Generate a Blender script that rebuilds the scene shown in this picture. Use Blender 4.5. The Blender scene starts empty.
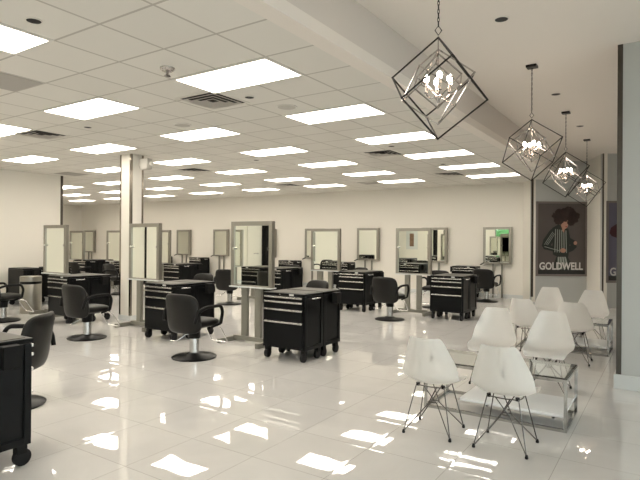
import bpy, bmesh, math, random
from mathutils import Vector, Matrix, Euler
random.seed(7)
PI = math.pi
C = bpy.context.scene.collection
V = Vector
HC, HU = 3.166, 3.65          # lower grid ceiling, raised ceiling
CAMH = 1.545

# ------------------------------------------------------------------ materials
def mat(name, col, rough=.5, metal=0., emit=None, estr=0., ior=1.5, trans=0., coat=0., bump=0., bscale=40., var=0., spec=.5):
    m = bpy.data.materials.new(name); m.use_nodes = True
    nt = m.node_tree; b = nt.nodes['Principled BSDF']
    b.inputs['Base Color'].default_value = (*col, 1)
    b.inputs['Roughness'].default_value = rough
    b.inputs['Metallic'].default_value = metal
    b.inputs['IOR'].default_value = ior
    b.inputs['Transmission Weight'].default_value = trans
    b.inputs['Coat Weight'].default_value = coat
    b.inputs['Specular IOR Level'].default_value = spec
    if emit:
        b.inputs['Emission Color'].default_value = (*emit, 1); b.inputs['Emission Strength'].default_value = estr
    if bump or var:
        tc = nt.nodes.new('ShaderNodeTexCoord')
        n = nt.nodes.new('ShaderNodeTexNoise'); n.inputs['Scale'].default_value = bscale
        nt.links.new(tc.outputs['Object'], n.inputs['Vector'])
        if bump:
            bp = nt.nodes.new('ShaderNodeBump'); bp.inputs['Strength'].default_value = bump; bp.inputs['Distance'].default_value = .01
            nt.links.new(n.outputs['Fac'], bp.inputs['Height']); nt.links.new(bp.outputs['Normal'], b.inputs['Normal'])
        if var:
            r = nt.nodes.new('ShaderNodeMapRange'); r.inputs['To Min'].default_value = 1 - var; r.inputs['To Max'].default_value = 1 + var
            nt.links.new(n.outputs['Fac'], r.inputs['Value'])
            mx = nt.nodes.new('ShaderNodeVectorMath'); mx.operation = 'SCALE'; mx.inputs[0].default_value = col
            nt.links.new(r.outputs['Result'], mx.inputs['Scale']); nt.links.new(mx.outputs['Vector'], b.inputs['Base Color'])
    return m

def grid_mat(name, size, ox, oy, line, c1, c2, cl, rough, bumpn=0., marble=0., tilt=0., ior=1.5, fine=0., lip=0.):
    """square tiles with thin joints, in world units"""
    m = bpy.data.materials.new(name); m.use_nodes = True
    nt = m.node_tree; N = nt.nodes.new; L = nt.links.new; b = nt.nodes['Principled BSDF']
    tc = N('ShaderNodeTexCoord'); mp = N('ShaderNodeMapping')
    mp.inputs['Location'].default_value = (-ox, -oy, 0)
    L(tc.outputs['Object'], mp.inputs['Vector'])
    br = N('ShaderNodeTexBrick'); br.offset = 0; br.squash = 1
    br.inputs['Scale'].default_value = 1; br.inputs['Brick Width'].default_value = size; br.inputs['Row Height'].default_value = size
    br.inputs['Mortar Size'].default_value = line / 2; br.inputs['Mortar Smooth'].default_value = 0; br.inputs['Bias'].default_value = 0
    br.inputs['Color1'].default_value = (*c1, 1); br.inputs['Color2'].default_value = (*c2, 1); br.inputs['Mortar'].default_value = (*cl, 1)
    L(mp.outputs['Vector'], br.inputs['Vector'])
    col = br.outputs['Color']
    if marble:
        n = N('ShaderNodeTexNoise'); n.inputs['Scale'].default_value = 1.7; n.inputs['Detail'].default_value = 6; n.inputs['Distortion'].default_value = 1.4
        L(tc.outputs['Object'], n.inputs['Vector'])
        r = N('ShaderNodeMapRange'); r.inputs['From Min'].default_value = .3; r.inputs['From Max'].default_value = .7
        r.inputs['To Min'].default_value = 1 - marble; r.inputs['To Max'].default_value = 1
        L(n.outputs['Fac'], r.inputs['Value'])
        mx = N('ShaderNodeVectorMath'); mx.operation = 'SCALE'; L(col, mx.inputs[0]); L(r.outputs['Result'], mx.inputs['Scale']); col = mx.outputs['Vector']
    L(col, b.inputs['Base Color'])
    b.inputs['Roughness'].default_value = rough; b.inputs['IOR'].default_value = ior
    h = N('ShaderNodeMath'); h.operation = 'MULTIPLY'; h.inputs[1].default_value = -.35
    L(br.outputs['Fac'], h.inputs[0]); hh = h.outputs[0]
    if lip:      # slightly pillowed tile edges
        b2 = N('ShaderNodeTexBrick'); b2.offset = 0; b2.squash = 1
        b2.inputs['Scale'].default_value = 1; b2.inputs['Brick Width'].default_value = size; b2.inputs['Row Height'].default_value = size
        b2.inputs['Mortar Size'].default_value = .03; b2.inputs['Mortar Smooth'].default_value = 1
        L(mp.outputs['Vector'], b2.inputs['Vector'])
        a = N('ShaderNodeMath'); a.operation = 'MULTIPLY_ADD'; a.inputs[1].default_value = -lip
        L(b2.outputs['Fac'], a.inputs[0]); L(hh, a.inputs[2]); hh = a.outputs[0]
    if bumpn:
        n2 = N('ShaderNodeTexNoise'); n2.inputs['Scale'].default_value = 2.6; n2.inputs['Detail'].default_value = 1
        L(tc.outputs['Object'], n2.inputs['Vector'])
        a = N('ShaderNodeMath'); a.operation = 'MULTIPLY_ADD'; a.inputs[1].default_value = bumpn
        L(n2.outputs['Fac'], a.inputs[0]); L(hh, a.inputs[2]); hh = a.outputs[0]
    if fine:
        n3 = N('ShaderNodeTexNoise'); n3.inputs['Scale'].default_value = 90; n3.inputs['Detail'].default_value = 3
        L(tc.outputs['Object'], n3.inputs['Vector'])
        a = N('ShaderNodeMath'); a.operation = 'MULTIPLY_ADD'; a.inputs[1].default_value = fine
        L(n3.outputs['Fac'], a.inputs[0]); L(hh, a.inputs[2]); hh = a.outputs[0]
    bp = N('ShaderNodeBump'); bp.inputs['Strength'].default_value = 1; bp.inputs['Distance'].default_value = .003
    L(hh, bp.inputs['Height']); L(bp.outputs['Normal'], b.inputs['Normal'])
    return m

M = {}
M['floor'] = grid_mat('polished tile', .6096, -1.865 - .6096 * 60, 2.285 - .6096 * 60, .004, (.71, .70, .68), (.68, .67, .65), (.42, .40, .38), .015, bumpn=.3, marble=.07, ior=2.1, lip=.06)
M['ceil'] = grid_mat('acoustic tile', .6096, -3.590 - .6096 * 60, 3.016 - .6096 * 60, .022, (.76, .74, .69), (.73, .71, .66), (.50, .475, .43), .9, fine=.5)
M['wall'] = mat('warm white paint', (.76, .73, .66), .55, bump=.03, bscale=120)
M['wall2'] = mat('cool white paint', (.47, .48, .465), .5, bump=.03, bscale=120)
M['upper'] = mat('upper ceiling paint', (.80, .755, .70), .6, bump=.02, bscale=90)
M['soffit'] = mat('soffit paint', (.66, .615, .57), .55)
M['base'] = mat('white baseboard paint', (.62, .64, .63), .3)
M['trim'] = mat('polished steel corner guard', (.09, .08, .07), .35, 1.)  # dark reflections put into the base colour of the steel
M['trimc'] = mat('column corner guard', (.30, .27, .23), .2, 1.)
M['steel'] = mat('brushed steel', (.34, .325, .285), .38, 1., bump=.02, bscale=200)
M['steelp'] = mat('satin grey painted steel', (.25, .245, .21), .4, .4)
M['chrome'] = mat('chrome', (.80, .80, .80), .08, 1.)
M['chromed'] = mat('dark chrome wire', (.13, .125, .12), .3, 1.)
M['mirror'] = mat('mirror glass', (.84, .87, .80), .01, 1.)
M['black'] = mat('black powder coat', (.005, .0055, .006), .3, spec=.16)
M['blackm'] = mat('matt black', (.008, .008, .008), .5, spec=.15)
M['vinyl'] = mat('black vinyl upholstery', (.007, .0065, .0055), .42, bump=.06, bscale=160, spec=.3)
M['rubber'] = mat('black rubber', (.008, .008, .009), .6, spec=.3)
M['topmat'] = mat('grey speckled work surface', (.075, .07, .058), .4, var=.3, bscale=120, spec=.2)
M['alu'] = mat('satin aluminium pull', (.78, .77, .74), .25, 1.)
M['plastic'] = mat('white moulded plastic', (.92, .91, .88), .35)
M['glass'] = mat('clear table glass', (.93, .97, .96), .0, trans=1., ior=1.45)
M['wshelf'] = mat('white glass shelf', (.86, .87, .88), .12)
M['iron'] = mat('blackened iron', (.015, .013, .012), .4, .4)
M['silver'] = mat('polished nickel', (.50, .47, .45), .15, 1.)
M['tube'] = mat('polished square tube', (.45, .45, .44), .12, 1.)
M['bulb'] = mat('lit bulb', (1, .9, .8), .3, emit=(1, .80, .62), estr=45)
M['crystal'] = mat('crystal', (1, 1, 1), .0, trans=1., ior=1.5)
M['panel'] = mat('lit diffuser', (.9, .9, .85), .5, emit=(1, .915, .80), estr=6.0)
M['tbar'] = mat('white steel lamp frame', (.74, .72, .68), .5)
M['vent'] = mat('painted steel grille', (.74, .71, .66), .5)
M['dark'] = mat('dark cavity', (.03, .03, .03), .8)  # shade inside vents and unlit downlights put into a flat colour
M['greyt'] = mat('grey perforated tile', (.42, .40, .37), .8, var=.1, bscale=200)
M['speaker'] = mat('speaker cloth', (.56, .54, .50), .8)
M['outdoor'] = mat('paving', (.35, .35, .33), .9, var=.2, bscale=3)
M['hedge'] = mat('hedge leaf', (.07, .20, .06), .7, var=.6, bscale=14, bump=.5)
M['winglass'] = mat('window glass', (.95, 1, .97), .0, trans=1., ior=1.1)
M['badge'] = mat('silver badge', (.75, .75, .74), .3, .8)

# ------------------------------------------------------------------ mesh helpers
def BM(): return bmesh.new()
def box(bm, x0, x1, y0, y1, z0, z1, bev=0.):
    vs = [bm.verts.new((x, y, z)) for x in (x0, x1) for y in (y0, y1) for z in (z0, z1)]
    fs = [bm.faces.new([vs[i] for i in f]) for f in ((0, 1, 3, 2), (4, 6, 7, 5), (0, 4, 5, 1), (2, 3, 7, 6), (0, 2, 6, 4), (1, 5, 7, 3))]
    if bev:
        es = list({e for f in fs for e in f.edges})
        bmesh.ops.bevel(bm, geom=es, offset=bev, segments=2, affect='EDGES', profile=.6)
    return bm
def prism(bm, pts, z0, z1):
    a = [bm.verts.new((x, y, z0)) for x, y in pts]; b = [bm.verts.new((x, y, z1)) for x, y in pts]; n = len(pts)
    bm.faces.new(a[::-1]); bm.faces.new(b)
    for i in range(n): bm.faces.new((a[i], a[(i + 1) % n], b[(i + 1) % n], b[i]))
    return bm
def frame(p, q, prev=None):
    d = (q - p).normalized()
    if prev is not None:
        u = prev - d * prev.dot(d)
        if u.length > 1e-4: u.normalize(); return d, u, d.cross(u)
    a = V((0, 0, 1)) if abs(d.z) < .9 else V((1, 0, 0))
    u = d.cross(a).normalized(); return d, u, d.cross(u)
def tube(bm, pts, r, n=8, closed=False, sq=False):
    pts = [V(p) for p in pts]; K = len(pts); rings = []; prev = None
    if sq: n = 4
    for i, p in enumerate(pts):
        if closed: a, b = pts[(i - 1) % K], pts[(i + 1) % K]
        else: a, b = pts[max(i - 1, 0)], pts[min(i + 1, K - 1)]
        d, u, w = frame(a, b, prev); prev = u
        rr = r[i] if isinstance(r, (list, tuple)) else r
        off = PI / 4 if sq else 0
        rings.append([bm.verts.new(p + (u * math.cos(2 * PI * k / n + off) + w * math.sin(2 * PI * k / n + off)) * rr) for k in range(n)])
    for i in range(K if closed else K - 1):
        A, B = rings[i], rings[(i + 1) % K]
        for k in range(n): bm.faces.new((A[k], A[(k + 1) % n], B[(k + 1) % n], B[k]))
    if not closed:
        bm.faces.new(rings[0][::-1]); bm.faces.new(rings[-1])
    return bm
def bend(pts, rad=.04, seg=4):
    """round the corners of a polyline"""
    pts = [V(p) for p in pts]; out = [pts[0]]
    for i in range(1, len(pts) - 1):
        a, b, c = pts[i - 1], pts[i], pts[i + 1]
        r = min(rad, (a - b).length * .45, (c - b).length * .45)
        p, q = b + (a - b).normalized() * r, b + (c - b).normalized() * r
        for k in range(seg + 1):
            t = k / seg; out.append(p * (1 - t) ** 2 + b * 2 * t * (1 - t) + q * t * t)
    return out + [pts[-1]]
def lathe(bm, prof, n=24, c=(0, 0, 0), ax='z'):
    rings = []
    for r, z in prof:
        ring = []
        for k in range(n):
            a = 2 * PI * k / n; x, y = r * math.cos(a), r * math.sin(a)
            p = (x, y, z) if ax == 'z' else ((z, x, y) if ax == 'x' else (x, z, y))
            ring.append(bm.verts.new((p[0] + c[0], p[1] + c[1], p[2] + c[2])))
        rings.append(ring)
    for A, B in zip(rings, rings[1:]):
        for k in range(n): bm.faces.new((A[k], A[(k + 1) % n], B[(k + 1) % n], B[k]))
    bm.faces.new(rings[0][::-1]); bm.faces.new(rings[-1])
    return bm
def obj(name, bm, m, parent=None, smooth=False, loc=None):
    bmesh.ops.recalc_face_normals(bm, faces=bm.faces)
    me = bpy.data.meshes.new(name); bm.to_mesh(me); bm.free()
    if isinstance(m, str): m = M[m]
    me.materials.append(m)
    if smooth:
        for p in me.polygons: p.use_smooth = True
        try: me.set_sharp_from_angle(angle=math.radians(smooth if smooth is not True else 50))
        except Exception: pass
    o = bpy.data.objects.new(name, me); C.objects.link(o)
    if parent: o.parent = parent
    if loc: o.location = loc
    return o
def tag(o, label, cat, group=None, kind=None):
    o['label'] = label; o['category'] = cat
    if group: o['group'] = group
    if kind: o['kind'] = kind
    return o
def thing(name, label, cat, loc=(0, 0, 0), rz=0, group=None):
    o = bpy.data.objects.new(name, None); o.empty_display_size = .1; C.objects.link(o)
    o.location = loc; o.rotation_euler = (0, 0, rz)
    return tag(o, label, cat, group)
def struct(name, bm, m):
    o = obj(name, bm, m); o['kind'] = 'structure'; return o
def dup(root, loc, rz, label=None, group=None):
    r = root.copy(); C.objects.link(r); r.location = loc; r.rotation_euler = (0, 0, rz)
    if label: r['label'] = label
    if group: r['group'] = group
    for ch in list(root.children):
        c = ch.copy(); C.objects.link(c); c.parent = r
        for g in list(ch.children):
            d = g.copy(); C.objects.link(d); d.parent = c
    return r

# ------------------------------------------------------------------ the room
XL, YB, YF = -13.0, 15.0, -5.0
XE, XR = -23.7, 4.6
P0, T1, Q1, T2, Q2, T3 = (-3.30, 15.0), (-2.97, 14.45), (-1.78, 15.24), (-1.31, 14.10), (-.12, 14.89), (.35, 13.75)
struct('floor', box(BM(), XE - .15, XR + .15, YF - .15, 15.9, -.1, 0), 'floor')
bm = box(BM(), XL, -2.46, YF, YB + .6, HC, HC + .1); box(bm, XE, XL, 7.55, YB + .6, HC, HC + .1)
struct('ceiling', bm, 'ceil')
struct('trim_1', box(BM(), -2.46, -2.30, YF, 14.95, HC - .006, HC + .1), 'upper')
struct('wall_soffit', box(BM(), -2.42, -2.30, YF, 15.0, HC + .1, HU), 'soffit')
struct('ceiling_upper', box(BM(), -2.42, XR, YF, 15.9, HU, HU + .1), 'upper')
struct('wall_back', box(BM(), XE, P0[0], YB, YB + .15, 0, HC), 'wall')
struct('wall_end', box(BM(), XE - .15, XE, 7.55, YB + .15, 0, HC), 'wall')
bm = box(BM(), XL - .15, XL, YF, 7.70, 0, HC); box(bm, XE, XL - .15, 7.55, 7.70, 0, HC)
struct('wall_left', bm, 'wall')
def wallseg(name, a, b, m, z1, th=.12):
    a, b = V((*a, 0)), V((*b, 0)); d = (b - a).normalized(); n = V((-d.y, d.x, 0))
    if n.y < 0 : n = -n
    pts = [a, b, b + n * th, a + n * th]
    return prism(BM(), [(p.x, p.y) for p in pts], 0, z1)
def sawseg(name, a, b, m, z1):
    # thickness goes to the far side from the camera
    A, B = V((*a, 0)), V((*b, 0)); d = (B - A).normalized(); n = V((-d.y, d.x, 0))
    if n.dot((A + B) / 2) < 0: n = -n
    pts = [A, B, B + n * .1, A + n * .1]
    struct(name, prism(BM(), [(p.x, p.y) for p in pts], 0, z1), m)
sawseg('wall_return', P0, T1, 'wall', HC)
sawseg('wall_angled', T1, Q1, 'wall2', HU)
sawseg('wall_return', Q1, T2, 'wall', HU)
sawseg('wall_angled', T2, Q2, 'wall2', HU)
sawseg('wall_return', Q2, T3, 'wall', HU)
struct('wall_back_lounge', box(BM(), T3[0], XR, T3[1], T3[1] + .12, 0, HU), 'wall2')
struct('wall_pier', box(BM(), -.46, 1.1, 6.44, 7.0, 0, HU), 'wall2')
bm = box(BM(), -.485, 1.125, 6.415, 7.025, 0, .15, .004); struct('baseboard_pier', bm, 'base')
def guard(name, x, y, z0, z1, w=.05, dx=(1, 0), dy=(0, 1), t=.006, m='trim'):
    """L shaped corner guard wrapped on an outside corner at (x,y), running along dx and dy"""
    p = V((x, y)); a = V(dx).normalized(); b = V(dy).normalized()
    o = -(a + b).normalized() * t * 1.2
    pts = [p + o, p + a * w + o, p + a * w, p, p + b * w, p + b * w + o]
    pts = [p + o, p + a * w - b * t, p + a * w + b * .001, p + a * .001 + b * .001, p + b * w + a * .001, p + b * w - a * t]
    struct(name, prism(BM(), [(q.x, q.y) for q in pts], z0, z1), m)
guard('trim_2', -.46, 6.44, .15, HU, .045)
d1 = (V(Q1) - V(T1)).normalized(); d0 = (V(P0) - V(T1)).normalized(); d2 = (V(Q1) - V(T2)).normalized()
guard('trim_3', *T1, .13, HC, .045, d1, d0)
guard('trim_4', *T2, .13, HU, .06, (V(Q2) - V(T2)), d2)
guard('trim_5', XL, 7.70, .1, HC, .06, (-1, 0), (0, -1))
struct('trim_9', box(BM(), XL, XL + .03, 1.86, 1.91, 0, HC), 'blackm')
# baseboards of the salon
struct('baseboard_back', box(BM(), XE, P0[0], YB - .015, YB, 0, .10), 'base')
struct('baseboard_left', box(BM(), XL, XL + .015, YF, 7.70, 0, .10), 'base')
# column
px0, px1, py0, py1 = -8.82, -8.50, 6.38, 6.66
struct('wall_column', box(BM(), px0, px1, py0, py1, 0, HC), 'wall')
struct('baseboard_column', box(BM(), px0 - .012, px1 + .012, py0 - .012, py1 + .012, 0, .1), 'base')
guard('trim_6', px0, py0, .1, HC, .035, (1, 0), (0, 1), m='trimc')
guard('trim_7', px1, py0, .1, HC, .035, (0, 1), (-1, 0), m='trimc')
guard('trim_8', px1, py1, .1, HC, .035, (-1, 0), (0, -1), m='trimc')
# street side: wall with storefront openings
WZ0, WZ1 = .35, 2.9
ops = [(-11.0 + 1.6, -6.4), (-1.9, 4.2)]
bm = BM(); xs = [XL - .15, ops[0][0], ops[0][1], ops[1][0], ops[1][1], XR + .15]
box(bm, xs[0], xs[1], YF - .15, YF, 0, HU); box(bm, xs[2], xs[3], YF - .15, YF, 0, HU); box(bm, xs[4], xs[5], YF - .15, YF, 0, HU)
for a, b in ops:
    box(bm, a, b, YF - .15, YF, 0, WZ0); box(bm, a, b, YF - .15, YF, WZ1, HU)
struct('wall_front', bm, 'wall')
k = 1
def window(a, b, axis, c, n):
    global k
    bm = BM(); w = (b - a) / n
    for i in range(n + 1):
        x = a + i * w; x = min(max(x, a + .03), b - .03)
        if axis == 'x': box(bm, x - .03, x + .03, c - .11, c - .04, WZ0, WZ1)
        else: box(bm, c + .04, c + .11, x - .03, x + .03, WZ0, WZ1)
    for z in (WZ0 + .03, WZ1 - .03):
        if axis == 'x': box(bm, a, b, c - .11, c - .04, z - .03, z + .03)
        else: box(bm, c + .04, c + .11, a, b, z - .03, z + .03)
    o = struct('window_%d' % k, bm, 'steelp'); k += 1
    g = obj('pane', box(BM(), a, b, c - .08, c - .07, WZ0, WZ1) if axis == 'x' else box(BM(), c + .07, c + .08, a, b, WZ0, WZ1), 'winglass', o)
window(*ops[0], 'x', YF, 2); window(*ops[1], 'x', YF, 4)
bm = box(BM(), XR, XR + .15, YF, -2.5, 0, HU); box(bm, XR, XR + .15, 6.0, 13.87, 0, HU)
box(bm, XR, XR + .15, -2.5, 6.0, 0, WZ0); box(bm, XR, XR + .15, -2.5, 6.0, WZ1, HU)
struct('wall_right', bm, 'wall'); window(-2.5, 6.0, 'y', XR, 5)
# door in the left wall, seen only in mirrors
d = struct('door_1', box(BM(), XL + .002, XL + .045, -3.38, -2.60, 0, 2.4, .004), 'wall')
obj('door_handle', tube(BM(), bend([(XL + .045, -3.06, 1.05), (XL + .10, -3.06, 1.05), (XL + .10, -3.16, 1.05)], .02), .012), 'chrome', d, True)
obj('door_handle', tube(BM(), bend([(XL + .045, -2.98, 1.05), (XL + .10, -2.98, 1.05), (XL + .10, -2.88, 1.05)], .02), .012), 'chrome', d, True)
# dark shelving with retail products by the door (seen in the mirrors)
t = thing('display_shelf', 'dark tall retail shelving on the left wall beside the door', 'shelf', (XL + .2, -3.95, 0))
obj('case', box(BM(), -.18, .0, -.5, .5, 0, 2.5), 'blackm', t)
for z in (.4, .8, 1.2, 1.6, 2.0): obj('shelf_board', box(BM(), 0, .16, -.48, .48, z - .02, z), 'blackm', t)
t = thing('picture', 'small brown abstract picture with a wide white mount on the front wall', 'picture', (-11.4, YF, 1.62))
obj('picture_frame', box(BM(), -.32, .32, .002, .03, -.5, .5), 'base', t)
obj('print', box(BM(), -.12, .12, .03, .034, -.34, .34), mat('brown print', (.22, .13, .08), .5, var=.5, bscale=8), t)
# outside
o = struct('ground', box(BM(), -30, 22, -22, YF - .15, -.12, -.1), 'outdoor')
bm = box(BM(), XR + .15, 22, YF - .15, 16, -.12, -.1); struct('ground', bm, 'outdoor')
def hedge(x0, x1, y0, y1, h, lab):
    bm = box(BM(), x0, x1, y0, y1, -.1, h)
    bmesh.ops.subdivide_edges(bm, edges=bm.edges[:], cuts=10, use_grid_fill=True)
    for v in bm.verts: v.co += V((random.uniform(-.12, .12), random.uniform(-.12, .12), random.uniform(-.1, .15) if v.co.z > 0 else 0))
    tag(obj('hedge', bm, 'hedge', None), lab, 'hedge')
hedge(-11, -5, -11, -9.6, 2.4, 'clipped green hedge outside the left storefront window')
hedge(-2, 6, -14, -12.6, 1.6, 'low green hedge outside the lounge window')

# ------------------------------------------------------------------ ceiling fittings
T = .6096; GX, GY = -3.590, 3.016
def make_light():
    t = thing('ceiling_light', '', 'ceiling light')
    bm = BM(); a, b = T, T / 2; e = .03
    for r in ((-a, a, -b, -b + e), (-a, a, b - e, b), (-a, -a + e, -b + e, b - e), (a - e, a, -b + e, b - e)):
        box(bm, *r, -.008, .0)
    obj('frame', bm, 'tbar', t)
    obj('diffuser', box(BM(), -a + e, a - e, -b + e, b - e, -.006, .0), 'panel', t)
    return t
L0 = make_light(); first = True
rown = {1: 'nearest row across', 4: 'second row across', 7: 'third row across', 10: 'fourth row across', 13: 'fifth row across', 16: 'last row before the back wall'}
coln = ['nearest the soffit', 'second out from the soffit', 'third out from the soffit', 'fourth out from the soffit', 'fifth out from the soffit', 'sixth out from the soffit', 'seventh out from the soffit', 'eighth out from the soffit']
for v in (-11, -8, -5, -2, 1, 4, 7, 10, 13, 16):  # rearmost rows are added unseen, to brighten the wall shown in mirrors
    for i, u in enumerate(range(-1, -34, -4)):
        if v == -2 and i <= 1: continue
        x, y = GX + (u + 1) * T, GY + (v + .5) * T
        if x - T < XL + .05 and y < 7.9: continue
        if x - T < XE: continue
        lab = 'rectangular lit ceiling panel, %s, %s' % (rown.get(v, {-2: 'first row behind the viewer', -5: 'second row behind the viewer', -8: 'added third row behind the viewer'}.get(v, 'added row along the street wall')), coln[min(i, 7)])
        if first: L0.location = (x, y, HC); L0['label'] = lab; L0['group'] = 'lit ceiling panels'; first = False
        else: dup(L0, (x, y, HC), 0, lab, 'lit ceiling panels')
# the single panel turned the other way, top left of the picture
dup(L0, (GX - 1.5 * T, GY - 2 * T, HC), PI / 2, 'lit ceiling panel turned lengthwise, cut by the top left corner of the picture', 'lit ceiling panels')
bpy.context.view_layer.update()

def vent(x, y, lab, s=.28):
    t = thing('ceiling_vent', lab, 'vent', (x, y, HC), 0, 'ceiling air vents')
    obj('vent_frame', box(BM(), -s - .02, s + .02, -s - .02, s + .02, -.006, 0), 'vent', t)
    bm = BM()
    for q in (.20, .125, .05):
        for a, b in (((-q, -q), (q, -q)), ((q, -q), (q, q)), ((q, q), (-q, q)), ((-q, q), (-q, -q))):
            a, b = V((*a, 0)), V((*b, 0)); d = (b - a).normalized(); n = V((d.y, -d.x, 0))
            o0 = n * .0; o1 = n * .05
            p = [a + o0 + V((0, 0, -.009)), b + o0 + V((0, 0, -.009)), b + o1 + d * .05 + V((0, 0, -.019)), a + o1 - d * .05 + V((0, 0, -.019))]
            vs = [bm.verts.new(c) for c in p]; bm.faces.new(vs)
    bmesh.ops.solidify(bm, geom=bm.faces[:], thickness=.003)
    obj('louvre', bm, 'vent', t)
    obj('cavity_shade', box(BM(), -.26, .26, -.26, .26, -.0075, -.006), 'dark', t)  # flat dark plate, painted shade for the gaps between louvres
vent(-4.42, 4.43, 'square louvred air vent beside the largest lit ceiling panel')
vent(-8.12, 4.44, 'square louvred air vent near the left edge of the ceiling')
vent(-9.2, 8.63, 'square louvred air vent beyond the column')
vent(-4.40, 8.75, 'square louvred air vent in the middle of the ceiling left of the pendants')
vent(-4.41, 12.29, 'square louvred air vent near the right end of the back wall')
vent(-9.29, 12.38, 'square louvred air vent near the back wall in mid picture')
def disc(x, y, z, r, name, m, lab, cat, grp=None, ring='tbar'):
    t = thing(name, lab, cat, (x, y, z), 0, grp)
    obj('trim_ring', lathe(BM(), [(r, 0), (r, -.006), (r * .86, -.008), (r * .86, -.002)], 24), ring, t, True)
    obj('face', lathe(BM(), [(r * .84, -.003), (r * .84, -.007), (r * .4, -.009)], 24), m, t, True)
for (x, y), w in zip([(-3.94, 2.10), (-3.97, 4.55), (-7.02, 4.53), (-6.96, 8.2), (-3.95, 8.18), (-3.95, 10.64), (-3.93, 13.5)],
        ['in the upper left corner of the picture', 'just right of the nearest vent', 'left of centre, past the second lit panel row', 'beyond the second row in mid ceiling', 'left of the biggest pendant', 'in the row behind the biggest pendant', 'close to the back wall']):
    disc(x, y, HC, .06, 'downlight', 'dark', 'small dark unlit downlight ' + w, 'downlight', 'small ceiling downlights', 'vent')
disc(-3.88, 5.13, HC, .13, 'ceiling_speaker', 'speaker', 'round ceiling speaker right of the nearest vent', 'speaker')
disc(-5.74, 5.16, HC, .13, 'ceiling_speaker', 'speaker', 'round ceiling speaker left of the nearest vent', 'speaker')
for (x, y), w in zip([(-1.33, 5.10), (-1.35, 8.10), (-1.353, 10.56), (-1.36, 2.2)], ['between the first and second pendants', 'between the second and third pendants', 'between the third and fourth pendants', 'before the first pendant']):
    disc(x, y, HU, .07, 'downlight', 'dark', 'small unlit downlight in the raised ceiling ' + w, 'downlight', 'raised ceiling downlights', 'vent')
t = thing('ceiling_sprinkler', 'chrome sprinkler head on the ceiling by the largest lit panel', 'sprinkler', (-3.96, 3.37, HC))
obj('escutcheon', lathe(BM(), [(.07, 0), (.07, -.01), (.05, -.03), (.03, -.032)], 24), 'silver', t, True)
obj('head', lathe(BM(), [(.014, -.03), (.014, -.06), (.03, -.075), (.034, -.08), (.012, -.085)], 16), 'silver', t, True)
for (x, y), w in zip([(GX - 3.5 * T, GY - .5 * T), (GX - 5.5 * T, GY + 16.5 * T), (GX - 14.5 * T, GY + 7.5 * T)],
        ['at the left edge near the viewer', 'near the back wall in mid picture', 'above the left wall corner']):
    tag(obj('ceiling_grille', box(BM(), -.285, .285, -.285, .285, -.006, 0), 'greyt', None, False, (x, y, HC)), 'flat grey return air grille in the ceiling ' + w, 'grille', 'grey return grilles')
t = thing('security_light', 'rounded grey emergency light fixed high on the column', 'emergency light', (px1, py1 - .08, 2.98))
obj('bracket', box(BM(), .0, .05, -.03, .03, -.03, .03), 'vent', t)
obj('housing', box(BM(), .05, .30, -.07, .07, -.11, .11, .05), 'speaker', t, True)
obj('lamp_head', lathe(BM(), [(.02, .30), (.04, .33), (.04, .35), (.02, .36)], 14, ax='x'), 'vent', t, True)

# ------------------------------------------------------------------ mirror stations
def make_station():
    t = thing('mirror_station', '', 'mirror station')
    w, zb, zt, f = .405, .845, 1.83, .065
    bm = BM()
    box(bm, -w, -w + f, -.035, .035, zb, zt, .003); box(bm, w - f, w, -.035, .035, zb, zt, .003); box(bm, -w + f, w - f, -.035, .035, zt - f, zt, .003)
    box(bm, -w + f, w - f, -.03, .03, zb, zb + .02)
    obj('mirror_frame', bm, 'steel', t)
    obj('mirror_pane', box(BM(), -w + f, w - f, -.018, .018, zb + .02, zt - f), 'mirror', t)
    obj('shelf', box(BM(), -w, w, -.075, .075, zb - .018, zb, .003), 'base', t)
    for s in (-1, 1):
        obj('knob', lathe(BM(), [(.02, -.055), (.02, -.03), (.02, .03), (.02, .055)], 14, (s * (w - f), 0, 1.42), 'y'), 'chrome', t, True)
        obj('leg', box(BM(), s * .135 - .055, s * .135 + .055, -.03, .03, .09, zb - .025, .004), 'steelp', t)
        obj('foot', box(BM(), s * .37 - .03, s * .37 + .03, -.33, .33, 0, .07, .006), 'steelp', t)
    obj('crossbar', box(BM(), -.34, .34, -.04, .04, .025, .09, .004), 'steelp', t)
    return t
def make_wall_station():
    t = thing('wall_mirror', '', 'wall mirror')
    w, z0, z1, f = .385, .93, 1.955, .07
    bm = BM()
    box(bm, -w, -w + f, -.05, .05, z0, z1, .003); box(bm, w - f, w, -.05, .05, z0, z1, .003)
    box(bm, -w + f, w - f, -.05, .05, z1 - f, z1, .003); box(bm, -w + f, w - f, -.05, .05, z0, z0 + .05, .003)
    obj('mirror_frame', bm, 'steel', t)
    obj('mirror_pane', box(BM(), -w + f, w - f, -.035, .03, z0 + .05, z1 - f), 'mirror', t)
    for s in (-1, 1): obj('leg', box(BM(), s * .12 - .02, s * .12 + .02, .0, .045, 0, z0), 'steelp', t)
    obj('tool_hook', tube(BM(), bend([(-w + .03, -.05, z0 + .03), (-w - .03, -.10, z0 - .01), (-w - .06, -.10, z0 - .02)], .02), .016), 'blackm', t, True)
    return t
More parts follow.
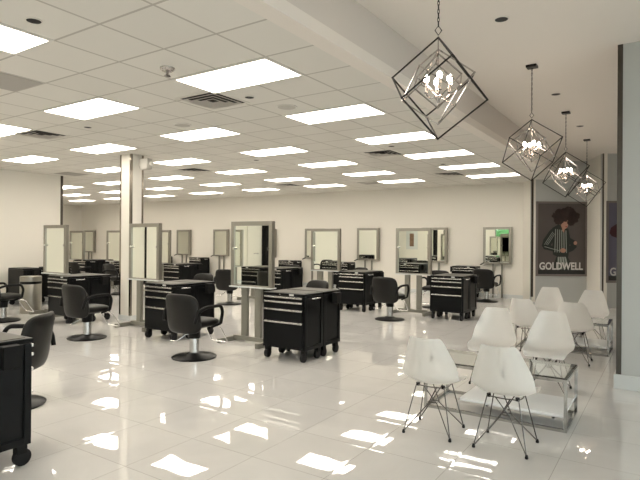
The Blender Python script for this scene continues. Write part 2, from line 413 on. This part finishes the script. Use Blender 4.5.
def make_cart(h=.867):
    t = thing('tool_cart', '', 'tool cart')
    W, D, zb = .33, .215, .15
    bm = BM()
    box(bm, -W, W, -D + .012, D, zb, h - .035, .006)
    obj('body', bm, 'black', t)
    tp = obj('top_tray', box(BM(), -W - .003, W + .003, -D - .004, D + .002, h - .035, h, .008), 'black', t)
    obj('work_mat', box(BM(), -W + .035, W - .035, -D + .035, D - .035, h, h + .004), 'topmat', tp)
    obj('lock', lathe(BM(), [(.008, -D - .009), (.008, -D - .003)], 10, (-.05, 0, h - .018), 'y'), 'alu', tp, True)
    obj('badge', box(BM(), .10, .17, -D - .008, -D - .003, h - .03, h - .006), 'badge', tp)
    zs = [h - .04, .765, .665, .505, .17]
    for i in range(4):
        z1, z0 = zs[i] - .004, zs[i + 1] + .004
        dr = obj('drawer', box(BM(), -W + .02, W - .02, -D - .004, -D + .012, z0, z1, .003), 'black', t)
        obj('drawer_pull', box(BM(), -W + .025, W - .025, -D - .02, -D - .003, z1 - .022, z1 - .002, .003), 'alu', dr)
    for s in (-1, 1):      # recessed side panels: raised border round a flat field
        bm = BM(); x0, x1 = (W, W + .012) if s > 0 else (-W - .012, -W)
        box(bm, x0, x1, -D + .014, -D + .06, zb, h - .036, .003); box(bm, x0, x1, D - .06, D, zb, h - .036, .003)
        box(bm, x0, x1, -D + .06, D - .06, zb, zb + .05, .003); box(bm, x0, x1, -D + .06, D - .06, h - .08, h - .036, .003)
        obj('side_frame', bm, 'black', t)
    obj('push_handle', tube(BM(), bend([(W + .012, -.08, h - .06), (W + .05, -.08, h - .06), (W + .05, .08, h - .06), (W + .012, .08, h - .06)], .02), .008), 'chrome', t, True)
    bm = box(BM(), -W - .09, -W - .012, -.10, .02, h - .17, h - .02, .008)
    obj('tool_holder', bm, 'blackm', t)
    for sx in (-1, 1):
        for sy in (-1, 1):
            x, y = sx * (W - .04), sy * (D - .06)
            c = obj('caster', box(BM(), x - .03, x + .03, y - .035, y + .035, .085, zb, .004), 'blackm', t)
            obj('wheel', lathe(BM(), [(.038, -.022), (.058, -.018), (.058, .018), (.038, .022)], 18, (x, y - .01, .058), 'x'), 'rubber', c, True)
            for k in (0,):
                pass
    return t

# ------------------------------------------------------------------ styling chair (faces +Y)
def pad(wt, wb, h, th, curve, rows=14, cols=14, lean=0., ex=3.2):
    """upholstered panel standing in XZ, origin at bottom centre, rear towards -Y"""
    bm = BM(); fr, bk = [], []
    for j in range(rows + 1):
        v = -1 + 2 * j / rows; rf, rb = [], []
        for i in range(cols + 1):
            u = -1 + 2 * i / cols
            # square to superellipse
            su = math.copysign(abs(math.sin(u * PI / 2)) ** 1.0, u); sv = math.copysign(abs(math.sin(v * PI / 2)) ** 1.0, v)
            m = max(abs(su), abs(sv)); 
            if m > 1e-6:
                l = (abs(su) ** ex + abs(sv) ** ex) ** (1 / ex); s = m / l
            else: s = 1
            x, z = su * s, sv * s
            wv = wb + (wt - wb) * (z + 1) / 2
            edge = max(0., 1 - (abs(x) ** ex + abs(z) ** ex)) ** .5
            X = x * wv / 2; Z = (z + 1) / 2 * h
            Y = curve * (x * x) - lean * Z
            t = th * (.22 + .78 * edge) / 2
            rf.append(bm.verts.new((X, Y + t, Z))); rb.append(bm.verts.new((X, Y - t, Z)))
        fr.append(rf); bk.append(rb)
    for j in range(rows):
        for i in range(cols):
            bm.faces.new((fr[j][i], fr[j][i + 1], fr[j + 1][i + 1], fr[j + 1][i])); bm.faces.new((bk[j][i], bk[j + 1][i], bk[j + 1][i + 1], bk[j][i + 1]))
    per = [(0, i) for i in range(cols)] + [(j, cols) for j in range(rows)] + [(rows, i) for i in range(cols, 0, -1)] + [(j, 0) for j in range(rows, 0, -1)]
    for a in range(len(per)):
        p, q = per[a], per[(a + 1) % len(per)]
        bm.faces.new((fr[p[0]][p[1]], fr[q[0]][q[1]], bk[q[0]][q[1]], bk[p[0]][p[1]]))
    return bm
def make_chair():
    t = thing('styling_chair', '', 'salon chair')
    bm = pad(.55, .585, .51, .085, .075, lean=.16, ex=4.6)
    bmesh.ops.translate(bm, verts=bm.verts, vec=(0, -.235, .345))
    obj('backrest', bm, 'vinyl', t, 70)
    bm = pad(.50, .46, .48, .12, 0., ex=4)
    bmesh.ops.rotate(bm, verts=bm.verts, cent=(0, 0, 0), matrix=Matrix.Rotation(-PI / 2, 3, 'X'))
    bmesh.ops.translate(bm, verts=bm.verts, vec=(0, -.20, .455))
    obj('seat', bm, 'vinyl', t, 70)
    for s in (-1, 1):
        pts = bend([(s * .27, -.27, .50), (s * .295, -.24, .64), (s * .30, -.10, .685), (s * .30, .17, .685), (s * .295, .22, .60), (s * .275, .20, .44)], .07, 5)
        obj('armrest', tube(BM(), pts, .022, 10), 'blackm', t, True)
        obj('arm_bracket', tube(BM(), [(s * .275, .20, .44), (s * .2, .10, .395)], .016, 8), 'blackm', t, True)
    bm = lathe(BM(), [(.07, .255), (.078, .265), (.078, .345), (.10, .385), (.16, .395), (.16, .40)], 24)
    obj('pump_housing', bm, 'blackm', t, True)
    obj('column', lathe(BM(), [(.063, .03), (.063, .26)], 24), 'tube', t, True)
    obj('base', lathe(BM(), [(.288, 0), (.292, .012), (.27, .024), (.12, .04), (.085, .06), (.065, .065)], 40), 'black', t, 40)
    bm = tube(BM(), bend([(-.13, .16, .40), (-.14, .34, .37), (-.15, .50, .13), (.15, .50, .13), (.14, .34, .37), (.13, .16, .40)], .05, 4), .010, 8)
    obj('footrest', bm, 'chrome', t, True)
    obj('pump_lever', tube(BM(), bend([(-.05, -.02, .31), (-.10, -.06, .29), (-.16, -.17, .22), (-.26, -.17, .22)], .03), .007, 8), 'chrome', t, True)
    return t

S0 = make_station(); W0 = make_wall_station(); K0 = make_cart(); H0 = make_chair()
used = set()
def put(proto, x, y, rz, label, group, z=0):
    if proto.name not in used:
        used.add(proto.name); proto.location = (x, y, z); proto.rotation_euler = (0, 0, rz); proto['label'] = label; proto['group'] = group; return proto
    return dup(proto, (x, y, z), rz, label, group)
GS, GK, GC, GW = 'floor standing mirror stations', 'black rolling tool carts', 'black styling chairs', 'mirrors along the back wall'
G = []
def carts(cx, yf, what):
    put(K0, cx, yf + .215, 0, 'black drawer cart, front of the pair ' + what, GK)
    put(K0, cx, yf + .215 + .44, PI, 'black tool cart, rear of the pair ' + what, GK)
# row 1
put(S0, -5.26, 6.12, 0, 'steel framed mirror station beside the nearest drawer cart in mid picture', GS)
put(S0, -7.72, 6.10, 0, 'steel framed mirror station just right of the white column', GS)
put(S0, -10.50, 6.08, 0, 'steel framed mirror station left of the column, behind the steel bin', GS)
carts(-4.15, 5.44, 'right of the central mirror station')
carts(-6.56, 5.44, 'right of the white column')
carts(-9.32, 5.44, 'left of the white column')
put(H0, -5.22, 4.92, .05, 'black styling chair in front of the drawer cart by the column, arm at right', GC)
put(H0, -7.59, 4.91, .05, 'black styling chair on the left in front of the carts beside the steel bin', GC)
put(H0, -10.42, 5.02, 0, 'black styling chair cut by the left edge of the picture beside the bin', GC)
put(H0, -5.15, 7.42, PI - .25, 'black styling chair peeping over the nearest central drawer cart', GC)
put(H0, -7.95, 7.5, PI, 'black styling chair behind the cart beside the column, only its top showing', GC)
# row 2
put(S0, -4.58, 10.60, 0, 'steel framed mirror station on the right, reflecting a picture', GS)
put(S0, -6.79, 10.55, 0, 'steel framed mirror station overlapping a wall mirror behind, mid picture', GS)
put(S0, -12.68, 10.6, 0, 'steel framed mirror station partly hidden behind the one at the column', GS)
put(S0, -14.9, 10.6, 0, 'steel framed mirror station showing just left of the column', GS)
put(S0, -17.0, 10.6, 0, 'farthest left steel framed mirror station, seen left of the column', GS)
put(S0, -8.95, 10.6, 0, 'steel framed mirror station hidden behind the central one', GS)
carts(-3.66, 10.08, 'at the right end of the second row')
carts(-5.82, 10.08, 'behind the styling chair in the second row')
carts(-8.07, 10.08, 'seen just right of the central mirror')
carts(-11.62, 10.08, 'far back, seen over the cart by the column')
carts(-13.9, 10.08, 'far back, seen just left of the column')
carts(-16.0, 10.08, 'far back, second from the column on its left')
put(H0, -4.60, 9.50, -.05, 'black styling chair between the two right hand drawer carts', GC)
put(H0, -8.87, 9.50, .35, 'black styling chair just left of the central mirror, its round base showing', GC)
put(H0, -15.1, 9.5, .1, 'black styling chair far back between the left mirror and the column', GC)
put(H0, -13.0, 9.3, -1.2, 'black styling chair far back touching the left side of the column in view', GC)
put(H0, -4.58, 11.85, PI, 'black styling chair behind the second row cart at the right, only its top showing', GC)
put(H0, -6.79, 11.9, PI - .3, 'black styling chair behind the middle cart of the second row, only its top showing', GC)
put(H0, -8.95, 11.9, PI, 'black styling chair seen above and behind the central drawer cart', GC)
# back wall
wc = [(-3.96, 'at the right end of the back wall'), (-5.78, 'half behind the right station, second from right on the back wall'), (-8.0, 'third from right on the back wall, standing clear'),
      (-10.05, 'partly behind the second row station, fourth from right on the back wall'), (-12.12, 'peeping out right of the central station'),
      (-14.40, 'just left of the central station on the back wall'), (-16.47, 'on the back wall right of the column station'), (-22.9, 'on the back wall left of the column')]
for x, w in wc:
    put(W0, x, 14.92 if x > -20 else 14.92, 0, 'steel wall mirror ' + w, GW)
for x, w in [(-4.72, 'at the right end of the back wall'), (-8.72, 'on the back wall beneath the clear wall mirror'), (-10.82, 'on the back wall behind the central cart'),
             (-15.2, 'on the back wall left of the central station'), (-17.3, 'on the back wall right of the column station')]:
    put(K0, x, 14.55, 0, 'single black drawer cart ' + w, GK)
put(H0, -3.95, 13.85, -.1, 'black styling chair at the right end of the back wall, arm at right', GC)
# behind, by the left wall
put(K0, -12.55, 6.53, PI, 'black tool cart in the corner by the left wall, nearer of the two', GK)
put(K0, -12.50, 7.22, PI, 'black tool cart in the corner by the left wall, farther of the two', GK)
# row 0, nearest the viewer
put(K0, -3.97, 1.52 - .225, 0, 'black rolling tool cart behind the one filling the lower left corner', GK)
put(K0, -3.97, 1.52 + .215, PI, 'large black cart side filling the lower left corner of the picture', GK)
put(H0, -5.09, 2.53, 2.25, 'black styling chair turned away beside the cart in the lower left corner', GC)
GR = 'stations behind the viewer seen in mirrors'
for i, x in enumerate((-7.5, -9.95)):
    put(S0, x, 1.5, 0, 'steel framed mirror station reflected in the %s mirror, row nearest the viewer' % ['central', 'column'][i], GS)
    put(K0, x + 1.1, 1.3, 0, 'black rolling tool cart in the row outside the picture at left, front side, %s' % ['nearer', 'farther'][i], GK)
    put(K0, x + 1.1, 1.735, PI, 'black rolling tool cart in the row outside the picture at left, rear side, %s' % ['nearer', 'farther'][i], GK)
    put(H0, x, 2.75, PI, 'black styling chair in the row outside the picture at left, %s' % ['nearer', 'farther'][i], GC)

# steel bin
t = thing('trash_bin', 'round brushed steel bin with a black band beside the left mirror station', 'bin', (-11.15, 5.92, 0))
obj('body', lathe(BM(), [(.20, 0), (.205, .01), (.205, .60), (.20, .61)], 32), 'steel', t, 40)
obj('band', lathe(BM(), [(.203, .605), (.21, .61), (.21, .655), (.203, .66)], 32), 'black', t, 40)
obj('lid', lathe(BM(), [(.205, .66), (.205, .755), (.195, .765), (.12, .765), (.115, .70), (.01, .70)], 32), 'steel', t, 40)

# ------------------------------------------------------------------ white shell chairs (face +Y)
def make_shell_chair():
    t = thing('shell_chair', '', 'chair')
    prof = [(.240, .375, .190), (.232, .405, .203), (.18, .420, .222), (.10, .408, .234), (0, .396, .239), (-.08, .396, .241), (-.14, .414, .240), (-.185, .460, .234),
            (-.212, .53, .218), (-.232, .60, .196), (-.252, .68, .167), (-.268, .75, .140), (-.276, .784, .124), (-.277, .792, .106)]
    n = 16; bm = BM(); rows = []
    for k, (y, z, w) in enumerate(prof):
        a, b = prof[max(k - 1, 0)], prof[min(k + 1, len(prof) - 1)]
        ty, tz = b[0] - a[0], b[1] - a[1]; l = math.hypot(ty, tz); ny, nz = tz / l, -ty / l      # inward/up normal
        if k < 4: lift = .045 * (k / 4)
        elif k < 8: lift = .045 + .05 * (k - 4) / 4
        else: lift = .095 * (1 - (k - 8) / 6) + .02
        row = []
        for i in range(n + 1):
            u = -1 + 2 * i / n
            e = lift * abs(u) ** 2.6
            row.append(bm.verts.new((u * w, y + ny * e, z + abs(nz) * e)))
        rows.append(row)
    for A, B in zip(rows, rows[1:]):
        for i in range(n): bm.faces.new((A[i], A[i + 1], B[i + 1], B[i]))
    bmesh.ops.solidify(bm, geom=bm.faces[:], thickness=.007)
    o = obj('shell', bm, 'plastic', t, True)
    s = o.modifiers.new('smooth', 'SUBSURF'); s.levels = 1; s.render_levels = 1
    r = .0046
    for sx in (-1, 1):
        for sy in (-1, 1):
            tip = V((sx * .19, sy * .185, .015)); top = V((sx * .115, sy * .10, .383)); node = V((sx * .035, sy * .03, .225)); top2 = V((sx * .06, sy * .115, .383))
            b = BM()
            tube(b, [top, tip], r, 6); tube(b, [tip, node, V((-sx * .055, sy * .10, .383))], r, 6)
            lg = obj('leg', b, 'chromed', t, True)
            obj('glide', lathe(BM(), [(.011, 0), (.013, .008), (.008, .028)], 12, (tip.x, tip.y, 0)), 'rubber', lg, True)
    b = BM()
    q = [(.035, .03, .235), (-.035, .03, .235), (-.035, -.03, .235), (.035, -.03, .235)]
    tube(b, q, r, 6, closed=True)
    obj('wire_brace', b, 'chromed', t, True); b = BM()
    for sx in (-1, 1): tube(b, bend([(sx * .115, .10, .383), (sx * .125, .0, .376), (sx * .115, -.10, .383)], .03), r, 6)
    for sy in (-1, 1): tube(b, bend([(.115, sy * .10, .383), (0, sy * .105, .378), (-.115, sy * .10, .383)], .03), r, 6)
    obj('seat_ring', b, 'chromed', t, True)
    for sx in (-1, 1):
        for sy in (-1, 1): obj('mount', lathe(BM(), [(.016, .374), (.016, .398)], 10, (sx * .105, sy * .09, 0)), 'rubber', t, True)
    return t
E0 = make_shell_chair(); GE = 'white shell chairs'
for x, y, rz, w in [(-1.60, 4.14, .04, 'nearest at left, its back to the viewer before the glass table'), (-1.03, 4.15, 0, 'nearest at right, its back to the viewer before the glass table'),
                (-1.62, 5.90, PI + .04, 'facing the viewer behind the left end of the near glass table'), (-1.05, 5.95, PI, 'facing the viewer behind the right end of the near glass table'),
                (-1.60, 7.60, -.2, 'its back to the viewer before the far glass table, left'), (-1.02, 7.55, .03, 'its back to the viewer before the far glass table, right'),
                (-1.63, 9.27, PI + .1, 'farthest at left, facing the viewer beneath the poster'), (-1.00, 9.10, PI - .05, 'farthest at right, facing the viewer above the far table')]:
    put(E0, x, y, rz, 'white shell chair ' + w, GE)

# ------------------------------------------------------------------ glass tables
def make_table():
    t = thing('glass_table', '', 'table')
    X, Y, H, r = .60, .29, .43, .0125
    bm = BM()
    for z in (r, H - r):
        for sy in (-1, 1): box(bm, -X, X, sy * Y - r, sy * Y + r, z - r, z + r)
        for sx in (-1, 1): box(bm, sx * X - r, sx * X + r, -Y - r, Y + r, z - r, z + r)
    obj('frame', bm, 'tube', t)
    for sx in (-1, 1):
        for sy in (-1, 1): obj('leg', box(BM(), sx * X - r, sx * X + r, sy * Y - r, sy * Y + r, 2 * r, H - 2 * r, .002), 'tube', t)
    obj('glass_top', box(BM(), -X - .01, X + .01, -Y - .01, Y + .01, H, H + .010, .002), 'glass', t)
    s = obj('lower_shelf', box(BM(), -.28, X - r, -Y + r, Y - r, .118, .135, .002), 'wshelf', t)
    bm = BM()
    for sy in (-1, 1): box(bm, -.28 - .02, X - r, sy * Y - r, sy * Y + r, .098, .118); box(bm, -.30, -.28, sy * Y - r, sy * Y + r, 2 * r, .098)
    box(bm, -.30, -.28, -Y + r, Y - r, .098, .118)
    obj('shelf_rail', bm, 'chrome', s)
    return t
TB = make_table()
put(TB, -1.295, 4.98, 0, 'long glass topped chrome table with a white lower shelf, the nearer one', 'glass lounge tables')
put(TB, -1.28, 8.42, 0, 'long glass topped chrome table with a white lower shelf, the farther one', 'glass lounge tables')

# ------------------------------------------------------------------ cube pendants
CAMY = -0.583054          # direction the photograph looks in, used only to turn the cubes
def cube_pts(side, phi, down):
    """cube standing on a corner; returns top, 3 upper, 3 lower, bottom; top at z=0 going down"""
    D = side * math.sqrt(3); rho = side * math.sqrt(2 / 3)
    Rv = V((math.cos(CAMY), -math.sin(CAMY), 0)); Fv = V((math.sin(CAMY), math.cos(CAMY), 0))
    def az(d, z): a = math.radians(d); return Rv * rho * math.sin(a) + Fv * rho * math.cos(a) + V((0, 0, z - down))
    top = V((0, 0, -down)); bot = V((0, 0, -down - D))
    lo = [az(phi + k * 120, -D * 2 / 3) for k in range(3)]; up = [az(phi + 60 + k * 120, -D / 3) for k in range(3)]
    return top, up, lo, bot
def cube_edges(P):
    top, up, lo, bot = P; E = []
    for k in range(3):
        E += [(top, up[k]), (lo[k], bot), (up[k], lo[k]), (up[k], lo[(k + 1) % 3])]
    return E
def pendant(x, y, zt, phi, label, scale=1.):
    t = thing('cube_pendant', label, 'pendant lamp', (x, y, HU), 0, 'cube pendant lamps')
    drop = HU - zt
    obj('canopy', box(BM(), -.06, .06, -.06, .06, -.028, 0, .004), 'iron', t)
    bm = BM(); z = -.028; n = int((drop - .10) / .030)
    for i in range(n):
        zz = -.028 - (drop - .11) * (i + .5) / n; L = (drop - .11) / n * .68; a = PI / 2 * (i % 2)
        pts = [V((.007 * math.cos(q) * math.cos(a), .007 * math.cos(q) * math.sin(a), zz + L * math.sin(q))) for q in [2 * PI * k / 8 for k in range(8)]]
        tube(bm, pts, .0028, 5, closed=True)
    obj('chain', bm, 'iron', t, True)
    Rv = V((math.cos(CAMY), -math.sin(CAMY), 0))
    r = .024; zc = -drop + .05
    bm = tube(BM(), [V((0, 0, zc + .034)), Rv * r + V((0, 0, zc)), V((0, 0, zc - .034)), -Rv * r + V((0, 0, zc))], .004, 6, closed=True)
    obj('hanging_ring', bm, 'iron', t)
    def cage(side, ph, down, rad, m, name):
        bm = BM()
        for a, b in cube_edges(cube_pts(side, ph, down)):
            d = (b - a).normalized() * rad * .9; tube(bm, [a - d, b + d], rad * 1.3, 4, sq=True)
        obj(name, bm, m, t)
    cage(.42, phi, drop, .0050, 'iron', 'outer_cage')
    cage(.31, phi + 45, drop + .085, .0046, 'silver', 'middle_cage')
    cage(.225, phi + 20, drop + .115, .0042, 'silver', 'inner_cage')
    cz = -drop - .42
    cl = obj('candelabra', lathe(BM(), [(.004, -drop - .01), (.006, cz + .10), (.006, cz + .02), (.022, cz + .01), (.03, cz - .005), (.012, cz - .03), (.004, cz - .05)], 14), 'silver', t, True)
    for k in range(4):
        a = PI / 2 * k + .5; ca, sa = math.cos(a), math.sin(a); R = .082
        b = tube(BM(), bend([(0.015 * ca, .015 * sa, cz), (R * .6 * ca, R * .6 * sa, cz - .02), (R * ca, R * sa, cz + .01), (R * ca, R * sa, cz + .025)], .02), .004, 6)
        obj('arm', b, 'silver', t, True)
        cd = obj('candle_sleeve', lathe(BM(), [(.014, cz + .022), (.016, cz + .026), (.009, cz + .03), (.009, cz + .10)], 12, (R * ca, R * sa, 0)), 'silver', t, True)
        obj('bulb', lathe(BM(), [(.007, cz + .10), (.016, cz + .110), (.020, cz + .125), (.015, cz + .142), (.004, cz + .155)], 12, (R * ca, R * sa, 0)), 'bulb', t, True)
PEND = [(-1.385, 3.62, -3, 'cube pendant lamp nearest the viewer, the largest in view'), (-1.373, 6.645, 66, 'second cube pendant lamp from the viewer'),
        (-1.399, 9.31, 60, 'third cube pendant lamp from the viewer'), (-1.409, 12.02, 54, 'farthest cube pendant lamp, lowest in the picture')]
for x, y, phi, lab in PEND:
    pendant(x, y, 3.005, phi, lab)

# ------------------------------------------------------------------ posters
def flatpoly(bm, pts, y):
    vs = [bm.verts.new((p[0], y, p[1])) for p in pts]; bm.faces.new(vs)
def blob(cx, cz, rx, rz_, n=40, rough=0., seed=1):
    rnd = random.Random(seed)
    return [(cx + rx * math.cos(a) * (1 + rnd.uniform(-rough, rough)), cz + rz_ * math.sin(a) * (1 + rnd.uniform(-rough, rough))) for a in [2 * PI * k / n for k in range(n)]]
def text_part(s, size, loc, m, parent, name, sx=1., bold=.0):
    cu = bpy.data.curves.new('txt', 'FONT'); cu.body = s; cu.size = size; cu.extrude = .001; cu.offset = bold; cu.resolution_u = 3
    to = bpy.data.objects.new('txt', cu); C.objects.link(to)
    bpy.context.view_layer.update()
    me = bpy.data.meshes.new_from_object(to.evaluated_get(bpy.context.evaluated_depsgraph_get()))
    bpy.data.objects.remove(to); me.materials.clear(); me.materials.append(M[m] if isinstance(m, str) else m)
    me.transform(Matrix.Rotation(PI / 2, 4, 'X') @ Matrix.Diagonal((sx, 1, 1, 1)))
    o = bpy.data.objects.new(name, me); C.objects.link(o); o.parent = parent; o.location = loc
    return o
def poster(root, W, H, bgm):
    obj('poster_frame', (lambda b: (box(b, 0, W, -.03, .0, 0, .05), box(b, 0, W, -.03, .0, H - .05, H), box(b, 0, .05, -.03, 0, .05, H - .05), box(b, W - .05, W, -.03, 0, .05, H - .05), b)[-1])(BM()), mat('taupe metal frame', (.20, .17, .16), .4, .3), root)
    obj('poster_sheet', box(BM(), .05, W - .05, -.016, 0, .05, H - .05), bgm, root)
    bm = BM(); flatpoly(bm, [(.06, .055), (W - .06, .055), (W - .06, .16), (.06, .16)], -.0165)
    obj('dark_strip', bm, mat('black print', (.02, .02, .02), .5), root)
    text_part('GOLDWELL', .262, (.085, -.021, .172), mat('grey lettering', (.62, .60, .58), .5), root, 'lettering', (W - .17) / 1.22 * .85, .006)
ang = math.atan2(d1.y, d1.x)
nrm = V((d1.y, -d1.x, 0))
t = thing('poster', 'framed poster of a curly haired person in a striped jacket, on the angled wall', 'poster', V((*T1, .67)) + V((d1.x, d1.y, 0)) * .105 + nrm * .004, ang)
PW, PH = 1.33, 1.93
poster(t, PW, PH, mat('taupe print ground', (.085, .07, .066), .45, var=.15, bscale=1.5))
skin = mat('printed skin', (.42, .22, .16), .5); hair = mat('printed dark hair', (.030, .014, .012), .5, var=.6, bscale=14); jk = mat('printed black jacket', (.018, .022, .02), .5)
def layer(name, polys, m, y):
    bm = BM()
    for p in polys: flatpoly(bm, p, y)
    return obj(name, bm, m, t)
# layout measured on the sheet: metres from lower left corner of the frame
layer('skirt', [[(.46, .16), (.92, .16), (.90, .36), (.80, .55), (.55, .55), (.48, .36)]], jk, -.0168)
def stripes(pts_lo, pts_hi, n, w):
    out = []
    for i in range(n):
        a = (i + .5) / n
        l = V(pts_lo[0]).lerp(V(pts_lo[1]), a); h = V(pts_hi[0]).lerp(V(pts_hi[1]), a)
        out.append([(l.x - w, l.y), (l.x + w, l.y), (h.x + w, h.y), (h.x - w, h.y)])
    return out
wt = mat('printed pale stripe', (.30, .32, .29), .5)
layer('jacket', [[(.44, .56), (.42, 1.0), (.43, 1.25), (.58, 1.34), (.72, 1.28), (.84, 1.22), (.88, 1.0), (.86, .70), (.84, .50), (.60, .48)],
                 [(.47, 1.28), (.34, 1.16), (.19, .94), (.15, .78), (.24, .68), (.38, .78), (.52, 1.05)],
                 [(.17, .80), (.20, .70), (.60, .60), (.68, .66), (.64, .74), (.28, .82)],
                 [(.82, 1.05), (.80, .86), (.96, .78), (1.06, .86), (1.02, .92), (.90, .98)],
                 [(.84, .78), (1.02, .84), (1.06, .76), (.96, .66), (.82, .60)]], jk, -.0172)
layer('jacket_stripe', stripes([(.46, .62), (.82, .60)], [(.48, 1.22), (.80, 1.18)], 6, .010) + stripes([(.20, .82), (.32, .80)], [(.42, 1.16), (.50, 1.08)], 3, .007)
      + [[(.22, .755), (.62, .645), (.62, .66), (.22, .77)]] + stripes([(.54, .18), (.88, .18)], [(.56, .50), (.78, .50)], 4, .022), wt, -.0176)
layer('face', [blob(.735, 1.37, .10, .15, 24), [(.66, 1.30), (.76, 1.28), (.72, 1.12), (.68, 1.18)]], skin, -.0180)
layer('hand', [blob(.70, .665, .075, .06, 14)], skin, -.0180); layer('hand', [blob(1.02, .86, .045, .05, 12)], skin, -.0180)
layer('hair', [blob(.76, 1.59, .22, .16, 34, .16, 3), blob(.60, 1.48, .12, .16, 30, .2, 4), blob(.93, 1.52, .12, .16, 30, .2, 5), blob(.90, 1.38, .10, .07, 24, .2, 6)] + [blob(.77 + (.30 + .03 * math.sin(q * 7)) * math.cos(q), 1.53 + (.21 + .03 * math.cos(q * 5)) * math.sin(q), .045, .045, 12, .35, int(q * 9) + 20) for q in [-.6 + .2 * k for k in range(22)]], hair, -.0186)
layer('lips', [blob(.78, 1.28, .025, .012, 12)], mat('printed red', (.35, .02, .03), .5), -.0184)
e2 = (V(Q2) - V(T2)).normalized(); n2 = V((e2.y, -e2.x, 0))
t = thing('poster', 'framed bluish poster with a dark red motif, cut off by the pier at right', 'poster', V((*T2, .60)) + V((e2.x, e2.y, 0)) * .075 + n2 * .004, math.atan2(e2.y, e2.x))
poster(t, PW, PH, mat('slate print ground', (.11, .105, .15), .45, var=.1, bscale=1.5))
layer('dark_motif', [[(.075, 1.17), (.11, 1.30), (.26, 1.40), (.45, 1.42), (.60, 1.25), (.50, 1.10), (.25, 1.06), (.13, 1.10)]], mat('printed maroon', (.045, .008, .014), .5), -.018)
layer('dark_figure', [[(.30, .16), (.34, .45), (.33, .62), (.70, .70), (.80, .16)]], jk, -.0176)

# ------------------------------------------------------------------ daylight, camera, view
w = bpy.data.worlds.new('world'); bpy.context.scene.world = w; w.use_nodes = True
bg = w.node_tree.nodes['Background']; bg.inputs['Color'].default_value = (.93, .97, 1., 1); bg.inputs['Strength'].default_value = 2.4
def portal(name, loc, rot, sx, sy):
    l = bpy.data.lights.new(name, 'AREA'); l.shape = 'RECTANGLE'; l.size = sx; l.size_y = sy; l.cycles.is_portal = True
    o = bpy.data.objects.new(name, l); o.location = loc; o.rotation_euler = rot; C.objects.link(o)
portal('daylight_portal', ((ops[1][0] + ops[1][1]) / 2, YF - .2, (WZ0 + WZ1) / 2), (PI / 2, 0, 0), ops[1][1] - ops[1][0], WZ1 - WZ0)
portal('daylight_portal', ((ops[0][0] + ops[0][1]) / 2, YF - .2, (WZ0 + WZ1) / 2), (PI / 2, 0, 0), ops[0][1] - ops[0][0], WZ1 - WZ0)
portal('daylight_portal', (XR + .2, 1.75, (WZ0 + WZ1) / 2), (PI / 2, 0, PI / 2), 8.5, WZ1 - WZ0)

cam = bpy.data.cameras.new('camera'); co = bpy.data.objects.new('camera', cam); C.objects.link(co)
yw, pt, rl = -0.583054, 0.001388, 0.006680
Fv = V((math.sin(yw) * math.cos(pt), math.cos(yw) * math.cos(pt), math.sin(pt))); Rt = V((math.cos(yw), -math.sin(yw), 0)); Up = Rt.cross(Fv)
R2 = Rt * math.cos(rl) + Up * math.sin(rl); U2 = -Rt * math.sin(rl) + Up * math.cos(rl)
mw = Matrix((R2, U2, -Fv)).transposed().to_4x4(); mw.translation = V((0, 0, CAMH)); co.matrix_world = mw
cam.sensor_width = 36; cam.sensor_fit = 'HORIZONTAL'; cam.lens = 529.2 * 36 / 640; cam.clip_end = 200; cam.clip_start = .05
sc = bpy.context.scene; sc.camera = co
sc.view_settings.view_transform = 'Standard'; sc.view_settings.look = 'None'; sc.view_settings.exposure = 0.76; sc.view_settings.gamma = 1; sc.view_settings.use_curve_mapping = False
